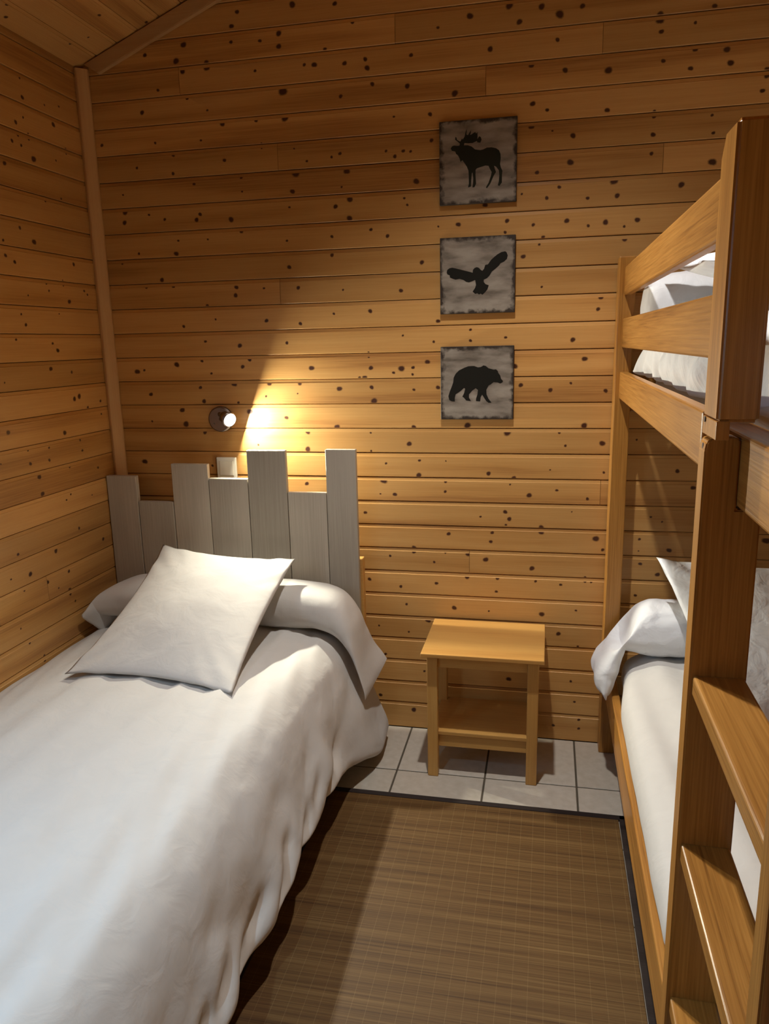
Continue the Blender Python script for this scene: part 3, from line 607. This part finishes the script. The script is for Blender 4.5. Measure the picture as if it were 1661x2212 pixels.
# ------------------------------------------------------------------ nightstand
ns = thing('nightstand', 'small light wood nightstand with an open lower shelf, standing against the wall on the tiles', 'nightstand', (1.475, -0.19, 0.0))
A = At(ns)
A.box('tabletop', 1.271, 1.680, -0.358, -0.022, 0.4565, 0.471, beech['x'], bev=0.0025)
LX = ((1.288, 1.324), (1.626, 1.663)); LYs = ((-0.330, -0.294), (-0.075, -0.040))
for lx in LX:
    for ly in LYs: A.box('leg', lx[0], lx[1], ly[0], ly[1], 0.0, 0.4563, beech['z'], bev=0.003)
A.box('apron', 1.324, 1.626, -0.318, -0.300, 0.408, 0.4563, beech['x'], bev=0.001)
A.box('apron', 1.324, 1.626, -0.070, -0.052, 0.408, 0.4563, beech['x'], bev=0.001)
A.box('apron', 1.296, 1.314, -0.294, -0.075, 0.408, 0.4563, beech['y'], bev=0.001)
A.box('apron', 1.637, 1.655, -0.294, -0.075, 0.408, 0.4563, beech['y'], bev=0.001)
A.box('shelf', 1.300, 1.650, -0.312, -0.045, 0.152, 0.166, beech['x'], bev=0.002)
A.box('shelf_rail', 1.324, 1.626, -0.305, -0.287, 0.106, 0.152, beech['x'], bev=0.001)
A.box('shelf_rail', 1.324, 1.626, -0.070, -0.052, 0.106, 0.152, beech['x'], bev=0.001)

# ------------------------------------------------------------------ bunk bed
bk = thing('bunk_bed', 'tall varnished oak bunk bed with guard rails and a ladder along the right wall', 'bunk bed', (2.38, -1.0, 0.0))
A = At(bk); G = 0.004
A.box('post', 1.883, 1.937, -0.072, -0.006, 0.0, 1.745, oak['z'], bev=G)
A.box('post', 2.835, 2.890, -0.072, -0.006, 0.0, 1.745, oak['z'], bev=G)
A.box('post', 2.835, 2.890, -2.08, -2.02, 0.0, 1.765, oak['z'], bev=G)
A.box('post', 1.956, 2.010, -2.08, -2.02, 0.0, 1.765, oak['z'], bev=G)
# guard post with clipped top corner towards the aisle side
o_ = tuple(bk.location)
prism('guard_post', [(-1.482, 1.374), (-1.482, 1.735), (-1.506, 1.766), (-1.576, 1.766), (-1.576, 1.374)], 'x', 1.900, 1.956, oak['z'], bk, org=o_, bev=0.005, seg=3)
A.box('post_foot', 1.900, 1.918, -1.576, -1.482, 1.3495, 1.376, oak['z'], bev=0.001)
for (z0, z1) in ((1.625, 1.712), (1.460, 1.552)): A.box('guard_rail', 1.902, 1.926, -1.486, -0.072, z0, z1, oak['y'], bev=0.004)
A.box('side_rail', 1.900, 1.926, -1.475, -0.030, 1.295, 1.382, oak['y'], bev=0.004)
A.box('side_rail', 1.948, 2.003, -2.02, -1.352, 1.242, 1.351, oak['y'], bev=0.006, seg=3)
A.box('side_rail', 1.900, 1.926, -1.475, -0.072, 0.217, 0.335, oak['y'], bev=0.004)
A.box('side_rail', 1.985, 2.008, -2.02, -1.40, 0.217, 0.335, oak['y'], bev=0.004)
A.box('side_rail', 2.850, 2.876, -2.02, -0.072, 1.242, 1.351, oak['y'], bev=0.004)
A.box('side_rail', 2.850, 2.876, -2.02, -0.072, 0.217, 0.335, oak['y'], bev=0.004)
A.box('end_rail', 1.937, 2.835, -0.060, -0.034, 1.25, 1.38, oak['x'], bev=0.004)
A.box('end_rail', 1.990, 2.835, -2.062, -2.036, 1.25, 1.38, oak['x'], bev=0.004)
for k in range(12):
    y = -0.16-k*0.165
    A.box('slat', 1.99, 2.85, y-0.035, y+0.035, 1.262, 1.276, beech['x'], bev=0.002, seg=1)
    A.box('slat', 1.927, 2.85, y-0.035, y+0.035, 0.235, 0.249, beech['x'], bev=0.002, seg=1)
# ladder
def stile(y0, y1, top, xo=1.898, xi=1.983, notch=True):
    pts = [(xi, 0.009), (xi, 1.238), (1.9475, 1.238)]
    R_ = 0.012
    pts += [(1.9475, top-0.006), (1.940, top-0.0015), (1.925, top), (1.915, top-0.001), (1.906, top-0.004), (1.900, top-0.010), (xo, top-0.022), (xo, 0.009)]
    return prism('ladder_stile', pts, 'y', y0, y1, oak['z'], bk, org=o_, bev=0.0025, seg=2)
stile(-1.520, -1.475, 1.349); stile(-1.990, -1.950, 1.349)
for z in (0.970, 0.669, 0.364):
    A.box('rung', 1.904, 1.981, -1.952, -1.518, z-0.034, z, oak['y'], bev=0.005, seg=3)
for z in (1.362+0.010, 1.332):
    cyl('screw_hole', (1.8995, -1.500, z), (-1, 0, 0), 0.0045, 0.0045, 0.0012, dark_wood, bk, org=o_, n=14)

# bedding of the lower bunk
lm = box('mattress', 2.010, 2.84, -2.0, -0.085, 0.25, 0.405, sheet_dim, bev=0.035, seg=5)
tag(lm, 'white mattress of the lower bunk inside the oak side rails', 'mattress')
um = box('mattress', 2.008, 2.84, -1.99, -0.085, 1.277, 1.385, sheet_dim, bev=0.03, seg=5)
tag(um, 'white mattress of the upper bunk behind the guard rails', 'mattress')
def lower_duvet(u, v):
    y = -0.20-v*1.78
    g = sstep(-0.52, -0.25, y)                       # edge sits further in under the bolster
    e = 0.026*g+0.082*sstep(-1.38, -1.50, y)
    prof = [(1.955+e, 0.339), (1.922+e, 0.339), (1.911+e, 0.362), (1.917+e, 0.408), (1.940+e, 0.440), (2.00+e*0.5, 0.458), (2.10, 0.466), (2.4, 0.470), (2.7, 0.462), (2.80, 0.45), (2.835, 0.42), (2.845, 0.36)]
    x, z = interp(prof, u)
    top = sstep(1.93, 2.0, x)
    z += top*0.0055*math.sin((x+0.10*y)*48+2.0*noise.noise(Vector((x*3, y*2, 2))))+0.008*fbm(x*3, y*2, 7)*top
    x -= (1-top)*(0.003*noise.noise(Vector((y*7, 1, 1))))
    return (x, y, z)
ld = grid('duvet', lower_duvet, 90, 130, sheet_dim)
tag(ld, 'white duvet lying on the lower bunk behind the ladder', 'duvet')
lb = loft('bolster', [
    (1.868, -0.236, 0.366, -0.014, 0.062, 0.038, 0.014, 0, 0.002),
    (1.870, -0.228, 0.388, -0.012, 0.078, 0.036, 0.030, 0, 0.008),
    (1.884, -0.216, 0.430, -0.006, 0.092, 0.020, 0.040, 0, 0.018),
    (1.908, -0.212, 0.480, 0, 0.098, 0.006, 0.044, 0, 0.036),
    (1.935, -0.210, 0.535, 0, 0.100, 0, 0.036, 0, 0.058),
    (1.990, -0.208, 0.553, 0, 0.102, 0, 0.016, 0, 0.082),
    (2.08, -0.206, 0.551, 0, 0.103, 0, 0, 0, 0.088),
    (2.25, -0.206, 0.558, 0, 0.103, 0, 0, 0, 0.080),
    (2.45, -0.206, 0.558, 0, 0.103, 0, 0, 0, 0.080),
    (2.65, -0.206, 0.558, 0, 0.103, 0, 0, 0, 0.078),
    (2.76, -0.206, 0.555, 0, 0.095, 0, 0, 0, 0.065),
    (2.82, -0.206, 0.55, 0, 0.06, 0, 0, 0, 0.035),
    (2.83, -0.206, 0.55, 0, 0.02, 0, 0, 0, 0.01)], 72, 150, sheet_lit, wr=0.006, sq=0.85, wf=12, seed=4.0, endfold=0.007)
tag(lb, 'white bolster of the lower bunk with its crumpled case end hanging over the rail', 'bolster')
lp = pillow('pillow', (2.020, -0.255, 0.806), (2.60, -0.235, 0.795), (2.115, -0.83, 0.510), (2.70, -0.82, 0.510), 0.062, 0.060, sheet_lit, seed=5.1, sag=0.01)
tag(lp, 'square white pillow leaning on the bolster of the lower bunk in the shade', 'pillow')
# bedding of the upper bunk
def rumple(x, y, z, s): return 0.020*fbm(x*6, y*6, z*6+s)+0.012*(0.5-abs(noise.noise(Vector((x*9+s, y*11, z*9)))))*2
def upper_duvet(u, v):
    y = -0.17-v*1.82
    prof = [(1.985, 1.385), (1.955, 1.374), (1.938, 1.400), (1.934, 1.435), (1.948, 1.478), (1.995, 1.512), (2.10, 1.53), (2.4, 1.54), (2.7, 1.53), (2.80, 1.50), (2.84, 1.44), (2.835, 1.374)]
    x, z = interp(prof, u); end = sstep(0, 0.05, v)*sstep(1, 0.96, v)
    z = 1.374+(z-1.374)*(0.25+0.75*end)
    x += 0.078*sstep(-1.22, -1.40, y)*sstep(2.6, 2.0, x)
    r = rumple(x, y, z, 3.0)
    side = sstep(2.02, 1.96, x)
    fold = 0.010*math.sin(y*34+z*46+3*noise.noise(Vector((y*4, z*4, 1))))
    return (max(1.929, x+0.004-side*0.6*(r+fold)+side*0.008), y, max(1.374, z+r*0.7*(1-side)))
ud = grid('duvet', upper_duvet, 90, 200, sheet_lit)
tag(ud, 'rumpled white duvet on the upper bunk showing between the guard rails', 'duvet')
ub = loft('bolster', [
    (1.950, -0.19, 1.605, 0, 0.03, 0, 0.004, 0, 0.02),
    (1.953, -0.19, 1.600, 0, 0.075, 0, 0.006, 0, 0.055),
    (1.990, -0.19, 1.595, 0, 0.098, 0, 0.004, 0, 0.078),
    (2.08, -0.19, 1.595, 0, 0.102, 0, 0, 0, 0.085),
    (2.35, -0.19, 1.595, 0, 0.102, 0, 0, 0, 0.085),
    (2.65, -0.19, 1.595, 0, 0.102, 0, 0, 0, 0.085),
    (2.79, -0.19, 1.57, 0, 0.09, 0, 0, 0, 0.06),
    (2.83, -0.19, 1.57, 0, 0.03, 0, 0, 0, 0.02)], 64, 90, sheet_lit, wr=0.008, seed=9.0, wf=9, endfold=0.004)
tag(ub, 'white bolster at the wall end of the upper bunk seen between the rails', 'bolster')
up = pillow('pillow', (1.970, -0.31, 1.700), (2.58, -0.30, 1.700), (1.965, -1.02, 1.640), (2.58, -1.02, 1.60), 0.055, 0.055, sheet_lit, seed=8.1, sag=0.01, pinch=0.03)
tag(up, 'square white pillow on the upper bunk just behind the top guard rail', 'pillow')
